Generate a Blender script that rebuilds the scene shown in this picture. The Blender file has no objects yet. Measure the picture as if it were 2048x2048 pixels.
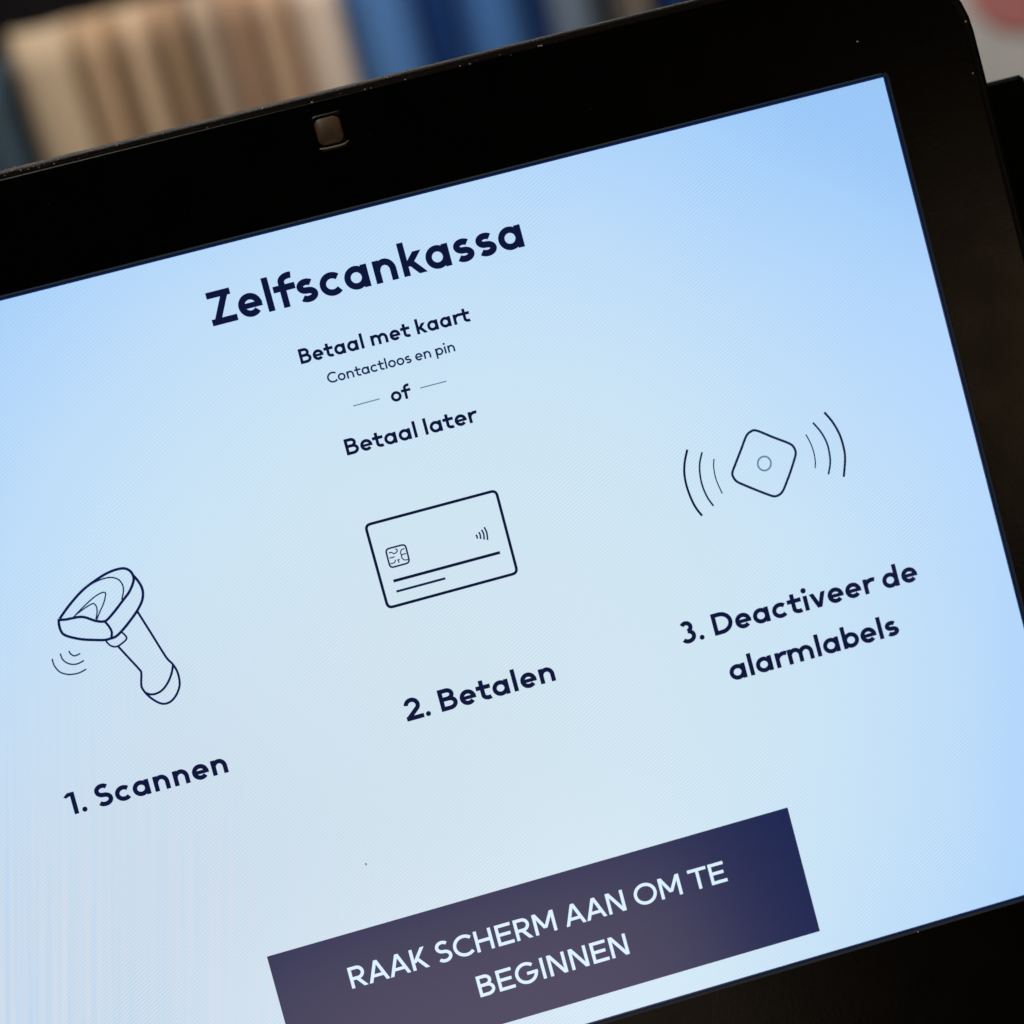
import bpy, math, random
from mathutils import Vector, Matrix
random.seed(7)
R_ = math.radians
scene = bpy.context.scene
col = scene.collection

# ------------------------------------------------------------------ camera
SH = 0.228                       # height of the lit display (15 inch, 4:3)
SW2 = 0.657273 * SH              # half its width
FPX = 3000.0                     # focal length in pixels of the 2048 px photograph
RC = Matrix(((0.963421, -0.257563, 0.074041), (-0.259356, -0.965657, 0.015555), (0.067492, -0.034189, -0.997134)))
TC = Vector((-0.188551, -0.350417, 1.753073)) * SH
TILT = R_(16)                    # the monitor leans back
RW = Matrix(((1, 0, 0), (0, math.sin(TILT), -math.cos(TILT)), (0, math.cos(TILT), math.sin(TILT))))
ORG = Vector((0, 0, 1.35))       # top centre of the lit display
CAM_L = -(RC.transposed() @ TC)
CAM_W = ORG + RW @ CAM_L
MON = Matrix.Translation(ORG) @ RW.to_4x4()

def ray_dir(px, py):
    return RC.transposed() @ Vector(((px - 1024) / FPX, (py - 1024) / FPX, 1))
def loc(px, py, z=0.0):          # photo pixel -> point of the display plane (monitor axes)
    d = ray_dir(px, py); k = (z - CAM_L.z) / d.z
    p = CAM_L + d * k
    return (p.x, p.y)
def at(px, py, Y):               # photo pixel -> world point on the plane y = Y
    d = RW @ ray_dir(px, py); k = (Y - CAM_W.y) / d.y
    return CAM_W + d * k

cam = bpy.data.cameras.new('camera'); cam_o = bpy.data.objects.new('camera', cam); col.objects.link(cam_o)
cam.sensor_fit = 'HORIZONTAL'; cam.sensor_width = 36; cam.lens = 36 * FPX / 2048
flip = Matrix(((1, 0, 0), (0, -1, 0), (0, 0, -1)))
cam_o.matrix_world = Matrix.Translation(CAM_W) @ (RW @ RC.transposed() @ flip).to_4x4()
cam.clip_start = 0.01; cam.clip_end = 50
cam.dof.use_dof = True; cam.dof.focus_distance = (TC.z) + 0.002; cam.dof.aperture_fstop = 5.4
scene.camera = cam_o

# ------------------------------------------------------------------ light
world = bpy.data.worlds.new('World'); scene.world = world; world.use_nodes = True
world.node_tree.nodes['Background'].inputs[0].default_value = (1.0, 0.86, 0.72, 1)
world.node_tree.nodes['Background'].inputs[1].default_value = 0.012
def lamp(name, p, target, sx, sy, power, colr, spread=180):
    d = bpy.data.lights.new(name, 'AREA'); d.shape = 'RECTANGLE'; d.size = sx; d.size_y = sy
    d.energy = power; d.color = colr; d.spread = R_(spread)
    o = bpy.data.objects.new(name, d); col.objects.link(o); o.location = p
    o.rotation_euler = (Vector(target) - Vector(p)).to_track_quat('-Z', 'Y').to_euler()
    return o
lamp('ceiling_lamp_over_rail', (0.2, 1.25, 2.75), (0.25, 2.1, 1.35), 1.6, 0.5, 34, (1.0, 0.93, 0.85))
lamp('ceiling_lamp_over_checkout', (-0.25, 0.10, 2.7), (-0.05, 0, 1.35), 0.9, 0.35, 11, (1.0, 0.92, 0.84))
def mirror_pt(px, py, dist):     # where a thing must stand to be seen mirrored in the glass at that pixel
    q = loc(px, py); d = ray_dir(px, py); d = Vector((d.x, d.y, -d.z)).normalized()
    return ORG + RW @ (Vector((q[0], q[1], 0)) + d * dist)
lamp('button_glare_light', mirror_pt(980, 2110, 1.5), MON @ Vector((0, -.2, 0)), 0.62, 0.38, 1.75, (1.0, 0.74, 0.54))  # unseen warm light, added to lay a soft reflection across the button
lamp('bezel_sheen_light', mirror_pt(2110, 720, 1.5), MON @ Vector((0.1, -.1, 0)), 0.22, 0.42, 1.0, (1.0, 0.70, 0.42))  # unseen warm light, added so the right bezel picks up a brown sheen
scene.view_settings.view_transform = 'Standard'; scene.view_settings.look = 'None'
scene.view_settings.exposure = 0; scene.view_settings.gamma = 1

# ------------------------------------------------------------------ helpers
def lin(r, g, b):
    return tuple(((c / 255) / 12.92 if c / 255 <= .04045 else (((c / 255) + .055) / 1.055) ** 2.4) for c in (r, g, b))
def mesh_obj(name, verts, faces, mat, parent=None, smooth=False):
    m = bpy.data.meshes.new(name); m.from_pydata([tuple(v) for v in verts], [], faces); m.update()
    if mat: m.materials.append(mat)
    if smooth:
        for p in m.polygons: p.use_smooth = True
    o = bpy.data.objects.new(name, m); col.objects.link(o)
    if parent: o.parent = parent
    return o
def tag(o, label=None, cat=None, group=None, kind=None):
    if label: o['label'] = label
    if cat: o['category'] = cat
    if group: o['group'] = group
    if kind: o['kind'] = kind
    return o
def empty(name, mw):
    o = bpy.data.objects.new(name, None); col.objects.link(o); o.matrix_world = mw; o.empty_display_size = .05
    return o
def material(name):
    m = bpy.data.materials.new(name); m.use_nodes = True
    return m, m.node_tree.nodes, m.node_tree.links, m.node_tree.nodes['Principled BSDF']
def box(V, F, x0, x1, y0, y1, z0, z1, bev=0.0):
    b = len(V); c = bev
    if not c:
        V += [(x, y, z) for z in (z0, z1) for y in (y0, y1) for x in (x0, x1)]
        F += [tuple(b + i for i in f) for f in ((0, 2, 3, 1), (4, 5, 7, 6), (0, 1, 5, 4), (2, 6, 7, 3), (0, 4, 6, 2), (1, 3, 7, 5))]
        return
    rings = []
    for z, ins in ((z0, c), (z0 + c, 0), (z1 - c, 0), (z1, c)):
        X0, X1, Y0, Y1 = x0 + ins, x1 - ins, y0 + ins, y1 - ins
        rings.append([(X0 + c, Y0, z), (X1 - c, Y0, z), (X1, Y0 + c, z), (X1, Y1 - c, z), (X1 - c, Y1, z), (X0 + c, Y1, z), (X0, Y1 - c, z), (X0, Y0 + c, z)])
    for r in rings: V += r
    for k in range(3):
        for i in range(8):
            j = (i + 1) % 8; F.append((b + k * 8 + i, b + k * 8 + j, b + k * 8 + 8 + j, b + k * 8 + 8 + i))
    F.append(tuple(b + i for i in range(7, -1, -1))); F.append(tuple(b + 24 + i for i in range(8)))

# ------------------------------------------------------------------ materials
def black_plastic(name, base, rough, spec, bump=0.0, scale=900):
    m, N, L, P = material(name)
    P.inputs['Base Color'].default_value = (*base, 1); P.inputs['Roughness'].default_value = rough
    P.inputs['Specular IOR Level'].default_value = spec
    tc = N.new('ShaderNodeTexCoord'); nz = N.new('ShaderNodeTexNoise'); nz.inputs['Scale'].default_value = 60; nz.inputs['Detail'].default_value = 6
    L.new(tc.outputs['Object'], nz.inputs['Vector'])
    mr = N.new('ShaderNodeMapRange'); mr.inputs[3].default_value = rough * .8; mr.inputs[4].default_value = min(1, rough * 1.25)
    L.new(nz.outputs['Fac'], mr.inputs[0]); L.new(mr.outputs[0], P.inputs['Roughness'])
    if bump:
        n2 = N.new('ShaderNodeTexNoise'); n2.inputs['Scale'].default_value = scale; n2.inputs['Detail'].default_value = 2
        L.new(tc.outputs['Object'], n2.inputs['Vector'])
        b = N.new('ShaderNodeBump'); b.inputs['Strength'].default_value = bump; b.inputs['Distance'].default_value = .0003
        L.new(n2.outputs['Fac'], b.inputs['Height']); L.new(b.outputs[0], P.inputs['Normal'])
    return m
M_BEZEL = black_plastic('bezel black plastic', (.0008, .0006, .0005), .28, .14, .10)
M_RIM = black_plastic('bezel rim worn plastic', (.0035, .003, .003), .42, .22, .5, 1500)
M_CHAMFER = black_plastic('display surround black gloss', (.010, .008, .008), .25, .14)
M_BODY = black_plastic('housing black plastic', (.001, .001, .001), .6, .06, .15)
M_WINDOW, N_, L_, P_ = material('camera window smoked plastic')
P_.inputs['Base Color'].default_value = (*lin(92, 76, 58), 1); P_.inputs['Roughness'].default_value = .4; P_.inputs['Specular IOR Level'].default_value = .3
M_DUST, N_, L_, P_ = material('dust grains'); P_.inputs['Base Color'].default_value = (.6, .58, .56, 1); P_.inputs['Roughness'].default_value = .9

def ink(name, rgb, spec=.5):     # a dark or light area of the LCD image
    m, N, L, P = material(name)
    P.inputs['Base Color'].default_value = (0, 0, 0, 1); P.inputs['Roughness'].default_value = .2
    P.inputs['Specular IOR Level'].default_value = spec
    P.inputs['Emission Color'].default_value = (*lin(*rgb), 1); P.inputs['Emission Strength'].default_value = 1
    return m
M_NAVY = ink('display navy ink', (13, 21, 60), .3)
M_THIN = ink('display thin navy ink', (22, 46, 86), .3)
M_PALE = ink('display pale teal line', (92, 132, 165), .3)
M_BUTTON = ink('display button navy', (25, 37, 82))
M_LETTER = ink('display white lettering', (214, 238, 255))

def display_material():
    m, N, L, P = material('lit LCD background')
    P.inputs['Base Color'].default_value = (0, 0, 0, 1); P.inputs['Roughness'].default_value = .2; P.inputs['Specular IOR Level'].default_value = .5
    P.inputs['Emission Strength'].default_value = 1
    tc = N.new('ShaderNodeTexCoord'); sep = N.new('ShaderNodeSeparateXYZ'); L.new(tc.outputs['Object'], sep.inputs[0])
    def math_(op, a, b=None, clamp=False):
        n = N.new('ShaderNodeMath'); n.operation = op; n.use_clamp = clamp
        for i, v in enumerate((a, b)):
            if v is None: continue
            if isinstance(v, (int, float)): n.inputs[i].default_value = v
            else: L.new(v, n.inputs[i])
        return n.outputs[0]
    # viewing-angle shift painted into the emission: bright neutral middle, cooler towards the frame
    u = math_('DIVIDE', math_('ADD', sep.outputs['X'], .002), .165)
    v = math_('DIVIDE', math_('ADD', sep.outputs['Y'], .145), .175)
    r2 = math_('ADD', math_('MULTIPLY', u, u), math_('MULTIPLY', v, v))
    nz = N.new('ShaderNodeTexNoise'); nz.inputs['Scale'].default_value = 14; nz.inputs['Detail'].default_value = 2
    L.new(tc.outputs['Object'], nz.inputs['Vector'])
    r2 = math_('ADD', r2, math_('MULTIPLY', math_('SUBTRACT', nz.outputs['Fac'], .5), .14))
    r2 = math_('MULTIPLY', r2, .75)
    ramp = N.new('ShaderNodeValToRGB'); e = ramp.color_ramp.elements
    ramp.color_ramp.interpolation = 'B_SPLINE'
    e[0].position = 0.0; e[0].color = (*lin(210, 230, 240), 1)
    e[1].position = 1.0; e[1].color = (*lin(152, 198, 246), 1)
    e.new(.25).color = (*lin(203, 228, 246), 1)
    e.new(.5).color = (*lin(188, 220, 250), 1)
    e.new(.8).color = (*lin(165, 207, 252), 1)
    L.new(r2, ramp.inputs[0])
    # LCD cell structure: fine oblique ribs, patchy
    mp = N.new('ShaderNodeMapping'); mp.inputs['Rotation'].default_value = (0, 0, R_(62)); L.new(tc.outputs['Object'], mp.inputs[0])
    w = N.new('ShaderNodeTexWave'); w.wave_type = 'BANDS'; w.bands_direction = 'X'; w.inputs['Scale'].default_value = 380; w.inputs['Distortion'].default_value = 0
    L.new(mp.outputs[0], w.inputs['Vector'])
    n2 = N.new('ShaderNodeTexNoise'); n2.inputs['Scale'].default_value = 30; n2.inputs['Detail'].default_value = 1; L.new(tc.outputs['Object'], n2.inputs['Vector'])
    amp = math_('MULTIPLY', math_('SUBTRACT', n2.outputs['Fac'], .25, True), .27)
    rib = math_('ADD', math_('MULTIPLY', math_('SUBTRACT', w.outputs['Fac'], .5), amp), 1.0)
    # faint column streaks of the panel, stronger towards its lower left
    m2 = N.new('ShaderNodeMapping'); m2.inputs['Rotation'].default_value = (0, 0, R_(15)); L.new(tc.outputs['Object'], m2.inputs[0])
    m3 = N.new('ShaderNodeMapping'); m3.inputs['Scale'].default_value = (640, 7, 1); L.new(m2.outputs[0], m3.inputs[0])
    n3 = N.new('ShaderNodeTexNoise'); n3.inputs['Scale'].default_value = 1; n3.inputs['Detail'].default_value = 1; L.new(m3.outputs[0], n3.inputs['Vector'])
    mr = N.new('ShaderNodeMapRange'); mr.inputs[1].default_value = .03; mr.inputs[2].default_value = -.08; L.new(sep.outputs['X'], mr.inputs[0])
    my = N.new('ShaderNodeMapRange'); my.inputs[1].default_value = -.07; my.inputs[2].default_value = -.16; L.new(sep.outputs['Y'], my.inputs[0])
    st = math_('ADD', math_('MULTIPLY', math_('MULTIPLY', math_('SUBTRACT', n3.outputs['Fac'], .5), .15), math_('MULTIPLY', mr.outputs[0], my.outputs[0])), 1.0)
    tot = math_('MULTIPLY', rib, st)
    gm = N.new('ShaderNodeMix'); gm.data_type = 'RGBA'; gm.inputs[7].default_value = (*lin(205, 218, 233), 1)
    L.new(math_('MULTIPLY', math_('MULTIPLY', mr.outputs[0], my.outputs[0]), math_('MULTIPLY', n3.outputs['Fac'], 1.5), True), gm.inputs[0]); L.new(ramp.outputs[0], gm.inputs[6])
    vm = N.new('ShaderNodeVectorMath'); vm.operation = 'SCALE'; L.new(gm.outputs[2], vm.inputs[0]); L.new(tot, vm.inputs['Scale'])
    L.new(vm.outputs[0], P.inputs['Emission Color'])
    return m
M_LCD = display_material()

def cloth(name, rgb, rough=.9, scale=1.0):
    m, N, L, P = material(name)
    tc = N.new('ShaderNodeTexCoord'); nz = N.new('ShaderNodeTexNoise'); nz.inputs['Scale'].default_value = 9 * scale; nz.inputs['Detail'].default_value = 5
    mpc = N.new('ShaderNodeMapping'); mpc.inputs['Scale'].default_value = (9, 9, .5); L.new(tc.outputs['Object'], mpc.inputs[0]); L.new(mpc.outputs[0], nz.inputs['Vector'])
    mx = N.new('ShaderNodeMix'); mx.data_type = 'RGBA'; c = lin(*rgb)
    mx.inputs[6].default_value = (*[x * .80 for x in c], 1); mx.inputs[7].default_value = (*[min(1, x * 1.2) for x in c], 1)
    L.new(nz.outputs['Fac'], mx.inputs[0]); L.new(mx.outputs[2], P.inputs['Base Color'])
    P.inputs['Roughness'].default_value = rough; P.inputs['Specular IOR Level'].default_value = .15
    wv = N.new('ShaderNodeTexNoise'); wv.inputs['Scale'].default_value = 400; L.new(tc.outputs['Object'], wv.inputs['Vector'])
    b = N.new('ShaderNodeBump'); b.inputs['Strength'].default_value = .2; b.inputs['Distance'].default_value = .001
    L.new(wv.outputs['Fac'], b.inputs['Height']); L.new(b.outputs[0], P.inputs['Normal'])
    return m
M_METAL, N_, L_, P_ = material('dark metal'); P_.inputs['Base Color'].default_value = (.08, .08, .085, 1); P_.inputs['Metallic'].default_value = 1; P_.inputs['Roughness'].default_value = .4

# ------------------------------------------------------------------ the setting
def surface(name, rgb, rough, scale):
    m = cloth(name, rgb, rough, scale); return m
floor = mesh_obj('floor', [(-3, -2, 0), (3.5, -2, 0), (3.5, 3, 0), (-3, 3, 0)], [(0, 1, 2, 3)], surface('floor dark vinyl', (62, 58, 54), .6, .4))
tag(floor, kind='structure')
wall = mesh_obj('wall', [(-3, 2.85, 0), (3.5, 2.85, 0), (3.5, 2.85, 2.6), (-3, 2.85, 2.6)], [(0, 1, 2, 3)], surface('wall black panel', (16, 15, 17), .8, .3))
tag(wall, kind='structure')

# ------------------------------------------------------------------ the monitor
monitor = empty('checkout_monitor', MON)
tag(monitor, 'black touch screen monitor showing self checkout steps in Dutch, leaning back on its stand', 'monitor')

BT, BR, BB = .033, .0279, .040   # bezel widths: top, sides, bottom
ZF = .0016                       # the bezel's face stands proud of the display
def rrect(x0, x1, y0, y1, r, z, n=10):
    P = []
    for cx, cy, a0 in ((x1 - r, y1 - r, 0), (x0 + r, y1 - r, 90), (x0 + r, y0 + r, 180), (x1 - r, y0 + r, 270)):
        for k in range(n + 1):
            a = R_(a0 + 90 * k / n); P.append((cx + r * math.cos(a), cy + r * math.sin(a), z))
    return P
def loft(name, loops, mat, parent, smooth=True, cap_last=False, cap_first=False):
    V = [p for l in loops for p in l]; n = len(loops[0]); F = []
    for k in range(len(loops) - 1):
        for i in range(n):
            j = (i + 1) % n; F.append((k * n + i, k * n + j, (k + 1) * n + j, (k + 1) * n + i))
    if cap_last: F.append(tuple((len(loops) - 1) * n + i for i in range(n)))
    if cap_first: F.append(tuple(range(n - 1, -1, -1)))
    return mesh_obj(name, V, F, mat, parent, smooth)
OX0, OX1, OY1, OY0 = -SW2 - BR, SW2 + BR, BT, -SH - BB
def outer(ins, z, r0=.027):
    return rrect(OX0 + ins, OX1 - ins, OY0 + ins, OY1 - ins, r0 - ins, z)
def inner(out, z, r=.0008):
    return rrect(-SW2 - out, SW2 + out, -SH - out, out, r + out * .5, z)
# outer rim: side wall, rounded nose, a shallow groove before the face
loft('rim', [outer(0, -.030), outer(0, ZF - .0022), outer(.0003, ZF - .0010), outer(.0009, ZF - .0003), outer(.0016, ZF), outer(.0022, ZF), outer(.0025, ZF - .0004), outer(.0028, ZF - .0004)], M_RIM, monitor)
face = loft('bezel_face', [outer(.0027, ZF - .0005), outer(.0029, ZF - .0001), outer(.0031, ZF), inner(.0030, ZF), inner(.0011, ZF)], M_BEZEL, monitor, smooth=False)
loft('display_surround', [inner(.0011, ZF), inner(.00098, ZF - .0001), inner(.0005, .0001), inner(.0005, -.004)], M_CHAMFER, monitor, smooth=False)
loft('back_cover', [outer(.0004, -.029), outer(.0004, -.036), outer(.012, -.048), outer(.05, -.060)], M_BODY, monitor, cap_last=True)
# display: one flat lit panel; its picture lies on it as thin flat print
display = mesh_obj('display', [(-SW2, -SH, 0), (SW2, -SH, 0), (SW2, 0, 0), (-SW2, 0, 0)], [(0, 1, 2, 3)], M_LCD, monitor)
tag(display, 'lit pale blue display with navy lettering and line icons')

# dim edge of the panel round the lit picture
g = .0007
mesh_obj('display_border', [(-SW2 - g, -SH - g, 0), (SW2 + g, -SH - g, 0), (SW2 + g, g, 0), (-SW2 - g, g, 0), (-SW2, -SH, 0), (SW2, -SH, 0), (SW2, 0, 0), (-SW2, 0, 0)],
         [(0, 1, 5, 4), (1, 2, 6, 5), (2, 3, 7, 6), (3, 0, 4, 7)], ink('display dim edge', (13, 32, 76), .3), monitor)

# camera window near the top of the bezel
cx, cy = loc(658, 261, ZF)
def wrect(a, b, r, z, dx=0, dy=0): return rrect(cx - a + dx, cx + a + dx, cy - b + dy, cy + b + dy, r, z, 6)
loft('camera_surround', [wrect(.0047, .0049, .0015, ZF + .00002, .0006, -.0004), wrect(.0044, .0046, .0014, ZF + .0003, .0006, -.0004), wrect(.0041, .0043, .0013, ZF + .0003, .0006, -.0004), wrect(.0037, .0037, .0012, ZF + .00003)], M_BEZEL, monitor)
loft('camera_window', [wrect(.0035, .0036, .0018, ZF + .00003), wrect(.0032, .0033, .0016, ZF + .00035)], M_WINDOW, monitor, cap_last=True)
# thin lip under the window, its highlight painted as a pale base colour
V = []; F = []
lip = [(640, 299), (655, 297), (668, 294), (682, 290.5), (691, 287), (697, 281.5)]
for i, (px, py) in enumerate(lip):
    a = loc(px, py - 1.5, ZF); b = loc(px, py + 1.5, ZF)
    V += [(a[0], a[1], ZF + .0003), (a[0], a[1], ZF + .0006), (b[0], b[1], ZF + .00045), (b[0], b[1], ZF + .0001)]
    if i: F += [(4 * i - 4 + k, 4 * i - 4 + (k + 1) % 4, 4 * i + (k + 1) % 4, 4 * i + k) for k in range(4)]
M_LIP, N_, L_, P_ = material('lip painted highlight'); P_.inputs['Base Color'].default_value = (.5, .48, .46, 1); P_.inputs['Roughness'].default_value = .35
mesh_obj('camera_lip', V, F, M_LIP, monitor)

# side module: black housing that shows past the right edge of the monitor
V = []; F = []
sx, sy = loc(2040, 152, -.012)
box(V, F, SW2 + .010, sx + .0015, -SH - .01, sy + .0006, -.040, -.012, .0012)
mesh_obj('side_module', V, F, M_BODY, monitor)

# dust and scuffs on the rim and bezel
V = []; F = []
def grain(x, y, z, s, el=1.0):
    b = len(V); n = 6; ph = random.random() * 6
    ang = random.uniform(-.5, .5)
    pts = []
    for k in range(n):
        a = ph + k * 2 * math.pi / n; r = s * random.uniform(.6, 1.2)
        X, Y = r * math.cos(a) * el, r * math.sin(a)
        pts.append((x + X * math.cos(ang) - Y * math.sin(ang), y + X * math.sin(ang) + Y * math.cos(ang), z))
    V.extend(pts); V.append((x, y, z + s * .7))
    for k in range(n): F.append((b + k, b + (k + 1) % n, b + n))
for k in range(150):             # thick on the left end of the top rim
    x = OX0 + .06 + abs(random.gauss(0, .022)) + .0; y = OY1 - random.uniform(.0000, .0022)
    zz = ZF - (.0006 if y > OY1 - .0008 else 0)
    grain(x, y, zz, random.uniform(.00004, .00017), random.uniform(1, 2.2))
for k in range(70):
    x = random.uniform(OX0 + .05, OX1 - .03); grain(x, OY1 - random.choice((.0008, .0024, .0031, .0036)) - random.uniform(0, .0004), ZF - .0001, random.uniform(.00003, .0001), random.uniform(1, 3))
for px, py, s in ((525, 217, .00024), (624, 205, .00026), (326, 267, .0002), (234, 291, .0002), (1078, 92, .0003), (1083, 91, .00026), (730, 179, .0002), (742, 176, .00018), (810, 159, .0002), (775, 155, .0002), (1715, 83, .00026), (1932, 43, .00028), (1946, 147, .00024), (1000, 110, .00012), (920, 132, .0002), (940, 128, .0002), (1022, 110, .0001), (1836, 1864, .0002)):
    x, y = loc(px, py, ZF); grain(x, y, ZF, s, 1.3)
for k in range(60):
    x = random.uniform(-.09, .17); y = random.uniform(.004, .029); grain(x, y, ZF, random.uniform(.00002, .00005))
d = mesh_obj('dust', V, F, M_DUST, monitor); d['kind'] = 'stuff'

# ------------------------------------------------------------------ lettering: a geometric sans drawn as strokes
X = .685; A = 1.02; O = .012
def arc(cx, cy, rx, ry, a0, a1, n=22):
    return [(cx + rx * math.cos(R_(a0 + (a1 - a0) * k / n)), cy + ry * math.sin(R_(a0 + (a1 - a0) * k / n))) for k in range(n + 1)]
def para(x0, y0, x1, y1, w, final=False):     # diagonal stroke cut level at both ends
    if not final: return ('d', x0, y0, x1, y1)
    hx = w / 2 * math.hypot(x1 - x0, y1 - y0) / abs(y1 - y0)
    return [(x0 - hx, y0), (x0 + hx, y0), (x1 + hx, y1), (x1 - hx, y1)]
WIDTH = dict(a=.735, b=.735, d=.735, p=.735, c=.68, e=.71, f=.58, t=.59, k=.68, m=1.14, n=.675, o=.73, r=.46, s=.60, v=.72, Z=.755, B=.77, C=.92, S=.73,
             D=.89, R=.79, A=.98, K=.79, H=.83, E=.74, M=1.03, N=.84, O=1.10, T=.83, G=1.08)
WIDTH.update({'1': .42, '2': .72, '3': .66})
def glyph(c, w, wide=1.0):
    S, Pg, wd, lb, rb = glyph_base(c, w)
    if c in WIDTH:
        h = w / 2; WD = WIDTH[c] * wide; k = (WD - w) / (wd - w); f = lambda x: h + (x - h) * k
        S = [([(f(x), y) for x, y in q[0]],) + tuple(q[1:]) for q in S]
        Pg = [para(f(p[1]), p[2], f(p[3]), p[4], w, True) if p[0] == 'd' else [(f(x), y) for x, y in p] for p in Pg]; wd = WD
    return S, Pg, wd, lb, rb
def glyph_base(c, w):
    h = w / 2; S = []; Pg = []; ring = lambda cx, rx, y0, y1: S.append((arc(cx, (y0 + y1) / 2, rx - h, (y1 - y0) / 2 - h, 0, 360, 40), True))
    st = lambda *p: S.append((list(p), False))
    lb, rb = .085, .085; rd = .045
    if c in 'ad':
        ring(.345, .345, -O, X + O); st((.71 - h, 0), (.71 - h, X if c == 'a' else A)); wd = .71; lb = rd
    elif c in 'bp':
        ring(.365, .345, -O, X + O); st((h, 0 if c == 'b' else -.28), (h, A if c == 'b' else X)); wd = .71; rb = rd
    elif c == 'o': ring(.36, .36, -O, X + O); wd = .72; lb = rb = rd
    elif c == 'c': S.append((arc(.345, X / 2, .345 - h, X / 2 + O - h, 44, 316), False)); wd = .63; lb = rd; rb = .03
    elif c == 'e':
        S.append((arc(.345, X / 2, .345 - h, X / 2 + O - h, 0, 318, 34), False)); st((h, X / 2), (.69, X / 2)) if False else S.append(([(h * .8, X / 2 - h * .12), (.69, X / 2 - h * .12)], False, .84)); wd = .69; lb = rd; rb = rd
    elif c == 'f':
        r = .16; st(*([(.20, 0), (.20, A - h - r)] + arc(.20 + r, A - h - r, r, r, 180, 72, 12)[1:])); st((.02, X - h), (.44, X - h)); wd = .44; lb = .02; rb = .02
    elif c == 'i': st((h, 0), (h, X)); Pg.append(arc(h, .925, .64 * w, .64 * w, 0, 345, 23)); wd = w
    elif c == 'k':
        st((h, 0), (h, A)); Pg.append(para(.15, .27, .50, X, w)); Pg.append(para(.24, .42, .55, 0, w)); wd = .64; rb = .015
    elif c in 'lI': st((h, 0), (h, A if c == 'l' else 1)); wd = w
    elif c == 'n':
        W = .64; ry = .27; st((h, 0), (h, X)); S.append((arc(W / 2, X + O - h - ry, W / 2 - h, ry, 180, 0) + [(W - h, 0)], False)); wd = W
    elif c == 'm':
        W = .54; ry = .25; st((h, 0), (h, X))
        for q in (0, 1):
            x0 = q * (W - w); S.append((arc(x0 + W / 2, X + O - h - ry, W / 2 - h, ry, 180, 0) + [(x0 + W - h, 0)], False))
        wd = 2 * W - w
    elif c == 'r': st((h, 0), (h, X)); S.append((arc(h + .26, X + O - h - .27, .26, .27, 180, 66), False)); wd = .42; rb = .03
    elif c in 'sS':
        T = X if c == 's' else 1; W = .53 if c == 's' else .64; ry = (T + 2 * O - w) / 4; ru = (W / 2 - h) * .93
        S.append((arc(W / 2, T + O - h - ry, ru, ry, 38, 255, 24) + arc(W / 2, -O + h + ry, W / 2 - h, ry, 75, -146, 24), False)); wd = W; lb = rb = rd
    elif c == 't':
        r = .15; st(*([(.20, X + .23), (.20, h + r - O)] + arc(.20 + r, h + r - O, r, r, 180, 300, 14)[1:])); st((.02, X - h), (.45, X - h)); wd = .47; lb = .02; rb = .03
    elif c == 'v': Pg.append(para(.10, X, .315, 0, w)); Pg.append(para(.53, X, .315, 0, w)); wd = .63; lb = rb = .01
    elif c == 'Z':
        st((.02, 1 - h), (.70, 1 - h)); st((0, h), (.73, h)); Pg.append(para(.112, 0.001, .595, .999, w)); wd = .73; lb = rb = .05
    elif c == 'B':
        for y0, y1, xe, W in ((.525, 1 - h, .30, .56), (h, .525, .33, .62)):
            S.append(([(h, y1), (xe, y1)] + arc(xe, (y0 + y1) / 2, W - xe - h, (y1 - y0) / 2, 90, -90) + [(h, y0)], False))
        st((h, 0), (h, 1)); wd = .62; rb = .05
    elif c == 'C': S.append((arc(.5, .5, .5 - h, .5 + O - h, 45, 315, 34), False)); wd = .84; lb = rd; rb = .03
    elif c == 'G':
        S.append((arc(.5, .5, .5 - h, .5 + O - h, 45, 352, 36), False)); S.append(([(.52, .47), (1.0, .47)], False, .95)); wd = 1.0; lb = rd; rb = .06
    elif c == 'D':
        S.append(([(h, 1 - h), (.30, 1 - h)] + arc(.30, .5, .46 - h, .5 - h, 90, -90, 26) + [(h, h)], False)); st((h, 0), (h, 1)); wd = .76; rb = rd
    elif c == 'R':
        S.append(([(h, 1 - h), (.32, 1 - h)] + arc(.32, (1 - h + .44) / 2, .28 - h, (1 - h - .44) / 2, 90, -90) + [(h, .44)], False)); st((h, 0), (h, 1)); Pg.append(para(.27, .46, .55, 0, w)); wd = .65; rb = .02
    elif c == 'A':
        hx = h * 1.09; Pg.append(para(hx, 0, .40, 1, w)); Pg.append(para(.80 - hx, 0, .40, 1, w)); S.append(([(.19, .30), (.61, .30)], False, .95)); wd = .80; lb = rb = .005
    elif c == 'K': st((h, 0), (h, 1)); Pg.append(para(.13, .34, .56, 1, w)); Pg.append(para(.25, .54, .61, 0, w)); wd = .70; rb = .01
    elif c == 'H': st((h, 0), (h, 1)); st((.70 - h, 0), (.70 - h, 1)); st((h, .5), (.70 - h, .5)); wd = .70
    elif c == 'E': st((h, 0), (h, 1)); st((h, 1 - h), (.53, 1 - h)); st((h, h), (.55, h)); st((h, .51), (.49, .51)); wd = .55; rb = .05
    elif c == 'M':
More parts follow.
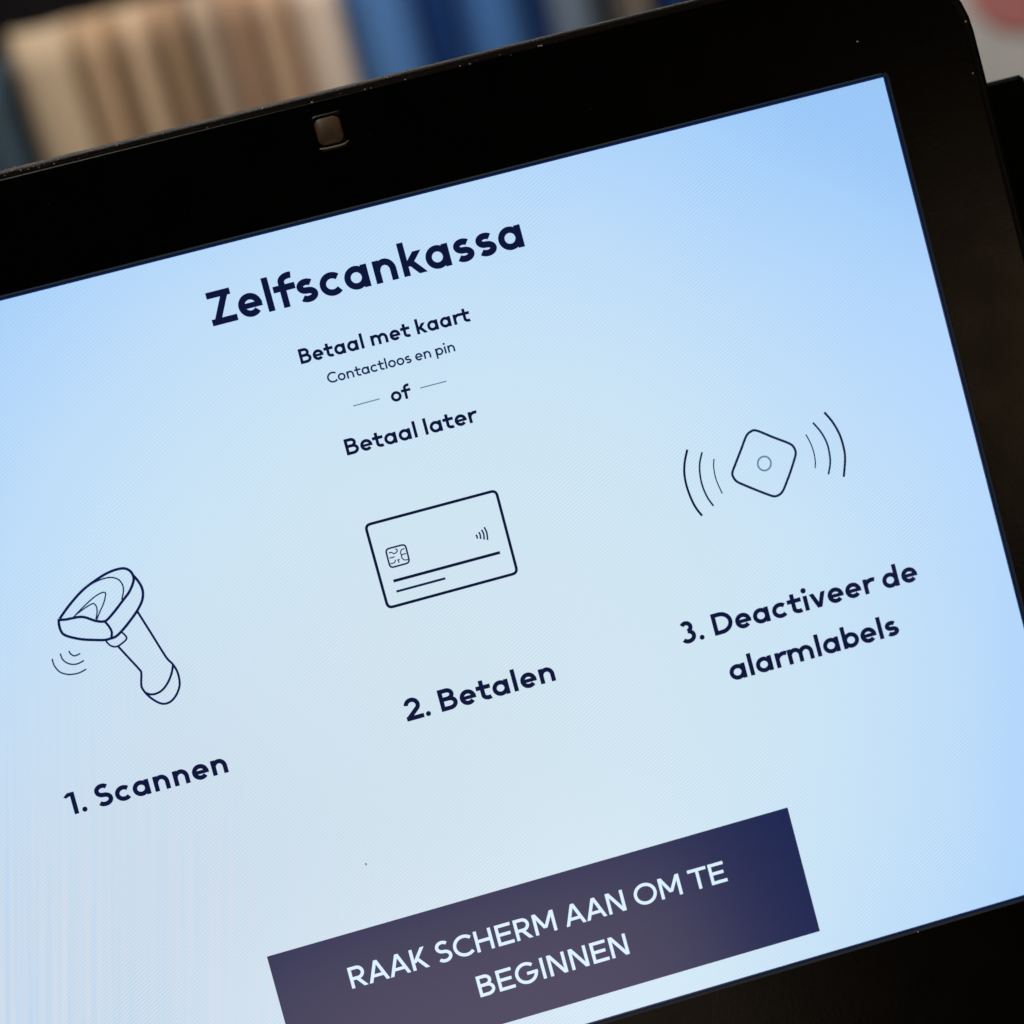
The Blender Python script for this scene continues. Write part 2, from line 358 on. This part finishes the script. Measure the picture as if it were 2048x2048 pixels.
        st((h, 0), (h, 1)); st((.90 - h, 0), (.90 - h, 1)); hx = h * 1.12; Pg.append(para(hx, 1, .45, .24, w)); Pg.append(para(.90 - hx, 1, .45, .24, w)); wd = .90
    elif c == 'N': st((h, 0), (h, 1)); st((.74 - h, 0), (.74 - h, 1)); Pg.append(para(h * 1.2, 1, .74 - h * 1.2, 0, w)); wd = .74
    elif c == 'O': ring(.51, .51, -O, 1 + O); wd = 1.02; lb = rb = rd
    elif c == 'T': st((0, 1 - h), (.62, 1 - h)); st((.31, 0), (.31, 1)); wd = .62; lb = rb = .03
    elif c == '1': st((.24, 0), (.24, 1)); Pg.append([(0, .845), (.07, .775), (.15, .83), (.28, .83), (.28, .999), (.12, .999)]); wd = .24 + h
    elif c == '2': 
        S.append((arc(.285, 1 + O - h - .25, .285 - h, .25, 172, -38, 22) + [(.13, h * 1.6)], False)); st((.03, h), (.58, h)); Pg.append([(.03, 0), (.03, w), (.10, w * 1.15), (.24, w), (.24, 0)]); wd = .58; lb = .04; rb = .05
    elif c == '3':
        ru = (1 + O - h - .535) / 2; rl = (.535 + O - h) / 2; S.append((arc(.27, .535 + ru, .255 - h, ru, 148, -84, 22), False)); S.append((arc(.27, .535 - rl, .30 - h, rl, 84, -150, 24), False)); wd = .57; lb = .04; rb = .05
    elif c == '.': Pg.append(arc(.115, .105, .115, .115, 0, 345, 23)); wd = .23; lb = rb = .06
    else: wd = .31; lb = rb = 0
    return S, Pg, wd, lb, rb
class Flat:                      # flat print collected in monitor axes; each piece a few microns above the last
    def __init__(s, z): s.V = []; s.F = []; s.z = z; s.n = 0
    def lift(s): s.n += 1; return s.z + (s.n % 12) * 2.5e-6
    def poly(s, pts):
        z = s.lift(); b = len(s.V); s.V += [(x, y, z) for x, y in pts]
        a = sum(pts[i][0] * pts[(i + 1) % len(pts)][1] - pts[(i + 1) % len(pts)][0] * pts[i][1] for i in range(len(pts)))
        f = tuple(range(b, b + len(pts))); s.F.append(f if a > 0 else f[::-1])
    def ribbon(s, pts, w, closed=False):
        z = s.lift(); P = [Vector(p) for p in pts]
        if closed and (P[0] - P[-1]).length < 1e-7: P.pop()
        n = len(P); b = len(s.V)
        for i in range(n):
            p0 = P[i - 1] if (i or closed) else P[i]; p1 = P[(i + 1) % n] if (i < n - 1 or closed) else P[i]
            d0 = (P[i] - p0); d1 = (p1 - P[i])
            d0 = d0.normalized() if d0.length else d1.normalized(); d1 = d1.normalized() if d1.length else d0
            t = (d0 + d1).normalized(); nn = Vector((-t.y, t.x)); k = min(1.6, 1 / max(.3, nn.dot(Vector((-d0.y, d0.x)))))
            q = nn * (w / 2 * k); s.V += [(P[i].x - q.x, P[i].y - q.y, z), (P[i].x + q.x, P[i].y + q.y, z)]
        for i in range(n if closed else n - 1):
            j = (i + 1) % n; s.F.append((b + 2 * i, b + 2 * j, b + 2 * j + 1, b + 2 * i + 1))
    def build(s, name, mat, parent): return mesh_obj(name, s.V, s.F, mat, parent)
MM_PX = (CAM_L - Vector((0, -.1, 0))).length / FPX
def text(name, s, pl, pr, cap_px, w, mat, z=.00004, wide=1.0):
    """s set on the baseline from photo pixel pl to pr, letter spacing fitted to that length"""
    a, b = Vector(loc(*pl)), Vector(loc(*pr)); ux = (b - a); Ln = ux.length; ux.normalize(); uy = Vector((-ux.y, ux.x))
    m = Vector(((pl[0] + pr[0]) / 2, (pl[1] + pr[1]) / 2)); up = Vector(loc(m.x - .25 * cap_px, m.y - .968 * cap_px))
    cap = (up - Vector(loc(m.x, m.y))).length
    G = [glyph(c, w, wide) for c in s]
    x = 0; xs = []
    for i, g in enumerate(G):
        if i: x += g[3] + G[i - 1][4]
        xs.append(x); x += g[2]
    extra = (Ln / cap - x) / (len(s) - 1)
    print('TEXT', s, 'tracking %.3f' % extra)
    fl = Flat(z)
    for i, (g, gx) in enumerate(zip(G, xs)):
        gx += extra * i
        mp = lambda p: tuple(a + (ux * (p[0] + gx) + uy * p[1]) * cap)
        for st in g[0]: fl.ribbon([mp(p) for p in st[0]], w * cap * (st[2] if len(st) > 2 else 1), st[1])
        for pg in g[1]: fl.poly([mp(p) for p in pg])
    return fl.build(name, mat, display)
text('heading_lettering', 'Zelfscankassa', (427, 652.9), (1050.2, 492.7), 67.8, .194, M_NAVY)
text('lettering', 'Betaal met kaart', (602.6, 728.8), (941.9, 642), 30.5, .195, M_NAVY)
text('lettering', 'Contactloos en pin', (657.1, 767.6), (911.4, 702.3), 21.6, .165, M_THIN)
text('lettering', 'of', (784.6, 805.1), (823.4, 795.4), 29.5, .188, M_NAVY)
text('lettering', 'Betaal later', (694.8, 911.4), (955.3, 843), 33, .190, M_NAVY, wide=1.04)
text('lettering', '1. Scannen', (139.5, 1631.5), (458.1, 1543.9), 44.9, .203, M_NAVY, wide=1.04)
text('lettering', '2. Betalen', (815.4, 1443.5), (1112.6, 1360.6), 44.3, .199, M_NAVY, wide=1.04)
text('lettering', '3. Deactiveer de', (1366.1, 1289.8), (1837.2, 1160.3), 44.1, .196, M_NAVY, wide=1.04)
text('lettering', 'alarmlabels', (1463.3, 1362.8), (1800.3, 1268), 44.3, .196, M_NAVY, wide=1.04)

def smooth_path(pts, closed=False, n=6):
    P = [Vector(p) for p in pts]; out = []; m = len(P)
    for i in range(m if closed else m - 1):
        p0 = P[i - 1] if (i or closed) else P[0]; p1 = P[i]; p2 = P[(i + 1) % m]; p3 = P[(i + 2) % m] if (closed or i + 2 < m) else P[-1]
        for k in range(n):
            t = k / n
            out.append(.5 * ((2 * p1) + (p2 - p0) * t + (2 * p0 - 5 * p1 + 4 * p2 - p3) * t * t + (3 * p1 - p0 - 3 * p2 + p3) * t ** 3))
    if not closed: out.append(P[-1])
    return [(p.x, p.y) for p in out]
class Icon:
    def __init__(s, x0, y0, k): s.x0, s.y0, s.k = x0, y0, k; s.fl = Flat(.00004)
    def m(s, p): return loc(s.x0 + p[0] / s.k, s.y0 + p[1] / s.k)
    def line(s, w, pts, closed=False, smooth=True):
        q = smooth_path(pts, closed) if smooth else pts
        s.fl.ribbon([s.m(p) for p in q], 1.13 * w / s.k * MM_PX, closed)
    def build(s, name, mat): return s.fl.build(name, mat, display)
K = 1932 / 360
ic = Icon(60, 1080, K)
ic.line(25, [(318, 845), (430, 690), (560, 545), (700, 435), (850, 345), (985, 305), (1060, 322), (1102, 370), (1113, 420), (1100, 480), (1060, 565), (985, 665), (905, 770), (835, 850), (790, 875), (715, 870), (650, 850), (590, 830), (530, 826), (450, 840), (380, 854), (318, 856)])
ic.line(25, [(1102, 372), (1160, 440), (1200, 510), (1213, 580), (1200, 660), (1150, 760), (1080, 860), (1000, 960), (930, 1030), (870, 1056), (800, 1073), (700, 1073), (560, 1066), (440, 1043), (365, 1015), (332, 975), (312, 910), (310, 845)])
ic.line(23, [(808, 880), (850, 930), (878, 990), (873, 1052)])
ic.line(21, [(1150, 762), (1305, 1008), (1460, 1255), (1530, 1330), (1580, 1410), (1605, 1510), (1600, 1590), (1560, 1680), (1500, 1740), (1430, 1758), (1360, 1735), (1280, 1680), (1218, 1612), (1195, 1555), (1195, 1430), (1175, 1390), (1060, 1265), (945, 1140)])
ic.line(21, [(1535, 1340), (1520, 1430), (1480, 1530), (1420, 1610), (1350, 1650), (1290, 1656), (1245, 1640)])
ic.line(17, [(815, 1085), (860, 1130), (905, 1145), (945, 1138), (1000, 1100), (1038, 1055), (1010, 1010), (975, 985)])
ic.build('scanner_icon', ink('display icon navy', (10, 24, 76), .3))
ic = Icon(60, 1080, K)
ic.line(14, [(600, 510), (700, 450), (800, 412), (880, 402), (950, 425), (993, 480), (1003, 550), (985, 640)])
ic.line(13, [(470, 825), (560, 730), (680, 620), (760, 570), (800, 562), (812, 585), (790, 680), (750, 770), (715, 860)])
ic.line(13, [(490, 805), (590, 730), (660, 688), (690, 685), (715, 720), (720, 780), (708, 850)])
ic.line(14, [(417, 1190), (440, 1225), (480, 1243), (540, 1218)])
ic.line(14, [(325, 1218), (350, 1280), (400, 1320), (460, 1335), (520, 1325), (580, 1293)])
ic.line(14, [(238, 1275), (262, 1350), (320, 1415), (390, 1440), (450, 1442), (530, 1425), (605, 1385)])
ic.build('scanner_icon_detail', M_THIN)
ic = Icon(700, 950, K)
def rounded(c, r):               # corner-rounded closed path
    out = []; n = len(c)
    for i in range(n):
        p = Vector(c[i]); a = (Vector(c[i - 1]) - p).normalized() * r; b = (Vector(c[(i + 1) % n]) - p).normalized() * r
        for k in range(7):
            t = k / 6; q = (p + a) * (1 - t) ** 2 + p * 2 * t * (1 - t) + (p + b) * t * t; out.append((q.x, q.y))
    return out
ic.line(27, rounded([(164, 540), (1566, 165), (1798, 1050), (408, 1428)], 58), True, False)
ic.line(28, [(466, 1139), (1610, 831)], False, False)
ic.build('card_icon', M_NAVY)
ic = Icon(700, 950, K)
ic.line(22, [(498, 1251), (1024, 1109)], False, False)
ic.line(16, rounded([(380, 798), (592, 742), (642, 940), (432, 998)], 42), True, False)
ic.build('card_icon_detail', ink('display blue ink', (10, 34, 78), .3))
ic = Icon(750, 1020, 1932 / 260)
for p in ([(205, 640), (240, 630), (285, 648), (318, 628), (332, 600), (300, 572)], [(215, 715), (255, 706), (292, 694)], [(302, 738), (295, 775), (265, 792), (228, 797)],
          [(440, 572), (395, 590), (380, 628), (392, 672), (400, 710), (440, 742), (492, 735)], [(390, 668), (425, 656), (462, 645)], [(330, 744), (350, 740), (368, 732)], [(345, 745), (352, 765), (356, 785)]):
    ic.line(15, p)
for p in ([(1500, 368), (1514, 390), (1522, 426)], [(1542, 328), (1563, 370), (1570, 432)], [(1583, 293), (1614, 355), (1622, 440)], [(1622, 255), (1660, 335), (1674, 445)]):
    ic.line(22, p)
ic.build('card_icon_marks', M_THIN)
ic = Icon(1340, 780, 1932 / 400)
ic.line(21, [(835, 392), (990, 454), (1150, 516), (1195, 553), (1213, 600), (1207, 650), (1165, 785), (1128, 885), (1090, 975), (1052, 1014), (1008, 1027), (955, 1013), (830, 965), (740, 928), (655, 890), (617, 852), (602, 800), (632, 715), (690, 565), (735, 448), (778, 403)], True)
ic.build('tag_icon', ink('display dark teal ink', (12, 34, 72), .3))
for p, w in (([(167, 575), (143, 690), (138, 800), (157, 915), (200, 1040), (250, 1138), (310, 1215)], 20), ([(1490, 215), (1570, 310), (1638, 430), (1678, 560), (1691, 670), (1678, 840)], 20)):
    ic = Icon(1340, 780, 1932 / 400); ic.line(w, p); ic.build('wave_line', M_NAVY)
for p, w in (([(310, 600), (288, 700), (288, 800), (311, 920), (360, 1035), (420, 1120)], 16), ([(1380, 315), (1460, 410), (1518, 520), (1544, 640), (1546, 720), (1530, 815)], 17),
             ([(425, 665), (422, 750), (447, 870), (505, 1000)], 11), ([(1312, 430), (1360, 520), (1390, 610), (1403, 690), (1402, 755)], 11)):
    ic = Icon(1340, 780, 1932 / 400); ic.line(w, p); ic.build('wave_line', M_THIN)
ic = Icon(1340, 780, 1932 / 400)
ic.line(15, [(911 + 64 * math.cos(a * math.pi / 12), 710 + 68 * math.sin(a * math.pi / 12)) for a in range(24)], True)
ic.build('tag_icon_ring', M_PALE)
ic = Icon(0, 0, 1)
ic.line(2.0, [(706.4, 812), (759.4, 797.6)], False, False); ic.build('divider_line', M_PALE)
ic = Icon(0, 0, 1); ic.line(2.0, [(840.5, 776.1), (892.7, 762.4)], False, False); ic.build('divider_line', M_PALE)

# button at the foot of the page
bx, bt, bb = .321032 * SH, -.816664 * SH, -.972127 * SH
button = mesh_obj('button', [(-bx, bb, .00004), (bx, bb, .00004), (bx, bt, .00004), (-bx, bt, .00004)], [(0, 1, 2, 3)], M_BUTTON, display)
text('button_lettering', 'RAAK SCHERM AAN OM TE', (704.8, 1977.4), (1454.3, 1762.1), 42.4, .152, M_LETTER, .00008)
text('button_lettering', 'BEGINNEN', (961.6, 1994.8), (1259.7, 1907), 42.4, .152, M_LETTER, .00008)
speck = Flat(.00012); px, py = loc(732, 1728); speck.poly([(px + .00028 * math.cos(k), py + .00035 * math.sin(k)) for k in range(6)])
speck.build('speck', M_PALE, display)

# ------------------------------------------------------------------ stand under the monitor
stand = empty('checkout_stand', Matrix.Translation((0, .12, 0)))
tag(stand, 'black metal pillar stand carrying the checkout monitor', 'stand')
V = []; F = []; box(V, F, -.20, .20, -.17, .17, .0, .018, .004); mesh_obj('base', V, F, M_BODY, stand)
V = []; F = []; box(V, F, -.045, .045, -.03, .03, .016, 1.20, .006); mesh_obj('column', V, F, M_BODY, stand)
V = []; F = []; box(V, F, -.05, .05, -.095, .03, 1.19, 1.235, .006); mesh_obj('bracket', V, F, M_BODY, stand)

# ------------------------------------------------------------------ clothes rail beyond the checkout
YR = 2.2; ZT = at(150, 18, YR - .2).z
ZRAIL = ZT + .14
rack = empty('clothes_rail', Matrix.Translation((0.1, YR, 0)))
tag(rack, 'dark metal clothes rail carrying a row of hanging garments', 'clothes rail')
def tube(name, p, q, r, parent, mat, n=10):
    p, q = Vector(p), Vector(q); d = (q - p).normalized(); a = d.orthogonal().normalized(); b = d.cross(a)
    V = [tuple(c + (a * math.cos(2 * math.pi * k / n) + b * math.sin(2 * math.pi * k / n)) * r) for c in (p, q) for k in range(n)]
    F = [(k, (k + 1) % n, n + (k + 1) % n, n + k) for k in range(n)] + [tuple(range(n - 1, -1, -1)), tuple(range(n, 2 * n))]
    return mesh_obj(name, V, F, mat, parent)
tube('rail', (-1.05, 0, ZRAIL), (1.05, 0, ZRAIL), .014, rack, M_METAL)
for x in (-1.04, 1.04):
    tube('post', (x, 0, .02), (x, 0, ZRAIL + .01), .016, rack, M_METAL); tube('foot', (x, -.28, .02), (x, .28, .02), .018, rack, M_METAL)
def garment(px0, px1, rgb, label, cat='garment', length=.82, depth=.21, zoff=0.0, yoff=0.0, folds=3, seed=0):
    """a garment hung edge-on: its two photo pixels on the line where the monitor hides the rest"""
    edge = lambda px: 346 - .2555 * px
    rnd = random.Random(seed + int(px0) * 7)
    xa, xb = at(px0, edge(px0), YR - depth * .6).x, at(px1, edge(px1), YR - depth * .6).x
    xc, a = (xa + xb) / 2, (xb - xa) / 2 * 1.06
    root = empty('hanging_garment', Matrix.Translation((xc, YR + yoff, ZT + zoff - length)))
    tag(root, label, cat, 'garments hanging on the rail')
    n, m = 40, 22; V = []; F = []
    ph = [rnd.uniform(0, 6.28) for _ in range(4)]
    for i in range(m + 1):
        t = i / m; z = length * (1 - t)
        sh = min(1, .80 + (t / .04) ** .6 * .20) if t < .04 else 1.0        # shoulders
        drop = 0
        for k in range(n):
            th = 2 * math.pi * k / n; c, s_ = math.cos(th), math.sin(th)
            f = 1 + (.05 + .10 * t) * math.sin(folds * th + ph[0] + 1.5 * t) + .07 * math.sin((folds * 2 + 1) * th + ph[1]) * t
            w = a * (.75 + .25 * sh) * (1 + .10 * math.sin(2.5 * t + ph[2]))
            ex = abs(c) ** .7 * (1 if c >= 0 else -1); ey = abs(s_) ** .8 * (1 if s_ >= 0 else -1)
            zz = z - (abs(ey) ** 1.5) * .012 * max(0, 1 - t / .12)
            V.append((w * ex * f, depth * sh * ey * (1 + .06 * math.sin(3 * th + ph[3])), zz))
    for i in range(m):
        for k in range(n):
            j = (k + 1) % n; F.append((i * n + k, (i + 1) * n + k, (i + 1) * n + j, i * n + j))
    F.append(tuple(range(n))); F.append(tuple(m * n + k for k in range(n - 1, -1, -1)))
    mesh_obj('cloth', V, F, cloth('cloth %d' % int(px0), rgb), root, True)
    # wire hanger: neck and hook over the rail
    pts = [(0, 0, length - .02), (0, 0, length + ZRAIL - ZT - zoff - .018)]
    pts += [(0, .022 * math.sin(R_(q)) , length + ZRAIL - ZT - zoff + .003 - .021 * math.cos(R_(q))) for q in range(20, 260, 30)]
    HV = []; HF = []
    for i, p in enumerate(pts):
        for q in range(5):
            an = q * 2 * math.pi / 5; HV.append((p[0] + .002 * math.cos(an), p[1] + .002 * math.sin(an) * .7, p[2] + .0014 * math.sin(an)))
        if i:
            for q in range(5): HF.append((5 * i - 5 + q, 5 * i - 5 + (q + 1) % 5, 5 * i + (q + 1) % 5, 5 * i + q))
    mesh_obj('hanger', HV, HF, M_METAL, root)
    return root
garment(-130, -30, (52, 66, 78), 'slate blue garment hanging at the end of the rail')
garment(-40, 78, (62, 80, 94), 'slate grey garment hanging beside the pale tan one', zoff=-.03)
garment(92, 210, (184, 165, 140), 'pale tan garment hanging next to the slate grey one')
garment(205, 285, (180, 153, 124), 'warm tan garment hanging between the pale tan and light sand ones')
garment(280, 375, (188, 163, 136), 'light sand garment hanging beside the cocoa brown one')
garment(372, 424, (168, 141, 114), 'cocoa brown narrow garment hanging beside the light sand one')
garment(420, 498, (164, 145, 126), 'grey taupe garment hanging between two brown ones')
garment(494, 540, (172, 143, 119), 'reddish brown narrow garment hanging beside the grey taupe one')
garment(536, 628, (180, 152, 127), 'dusty tan garment hanging beside the cream one')
garment(624, 722, (204, 187, 172), 'cream garment hanging between tan clothes and blue denim')
garment(726, 856, (84, 130, 192), 'bright blue denim garment hanging beside the cream one')
garment(858, 936, (24, 58, 112), 'dark navy garment hanging between two blue ones', yoff=.06)
garment(934, 1064, (70, 116, 178), 'mid blue denim garment hanging between two navy ones')
garment(1062, 1100, (32, 60, 118), 'narrow navy garment hanging beside the grey blue one', yoff=.04)
garment(1098, 1194, (108, 124, 142), 'grey blue garment hanging beside the narrow navy one')
garment(1192, 1228, (66, 76, 86), 'charcoal narrow garment hanging between grey ones', yoff=.05)
garment(1226, 1306, (120, 112, 104), 'warm grey garment hanging beside the deep blue one')
garment(1304, 1380, (24, 52, 100), 'deep blue garment hanging beside the warm grey one')

# pale board with a red patch, beyond the right end of the monitor
P0 = at(1990, 80, 2.05)
board = empty('display_board', Matrix.Translation((P0.x, 2.05, 0)))
tag(board, 'pale grey display board with a red patch, standing beyond the monitor', 'display board')
V = []; F = []; box(V, F, -.20, .40, 0, .02, .03, 1.75, .003); mesh_obj('panel', V, F, cloth('board pale grey', (216, 217, 215), .7, .5), board)
pc = at(2040, -38, 2.045)
V = [(0, 0, 0)]; F = []
for k in range(40):
    r = .075 * (1 + .05 * math.sin(3 * k * math.pi / 20)); V.append((r * math.cos(k * math.pi / 20) * 1.2, 0, r * math.sin(k * math.pi / 20)))
    F.append((0, 1 + (k + 1) % 40, 1 + k))
o = mesh_obj('red_patch', V, F, cloth('patch red', (208, 134, 134), .7), board); o.location = (pc.x - P0.x, -.004, pc.z)
V = []; F = []; box(V, F, -.18, .38, -.16, .18, 0, .03, .004); mesh_obj('foot', V, F, M_METAL, board)
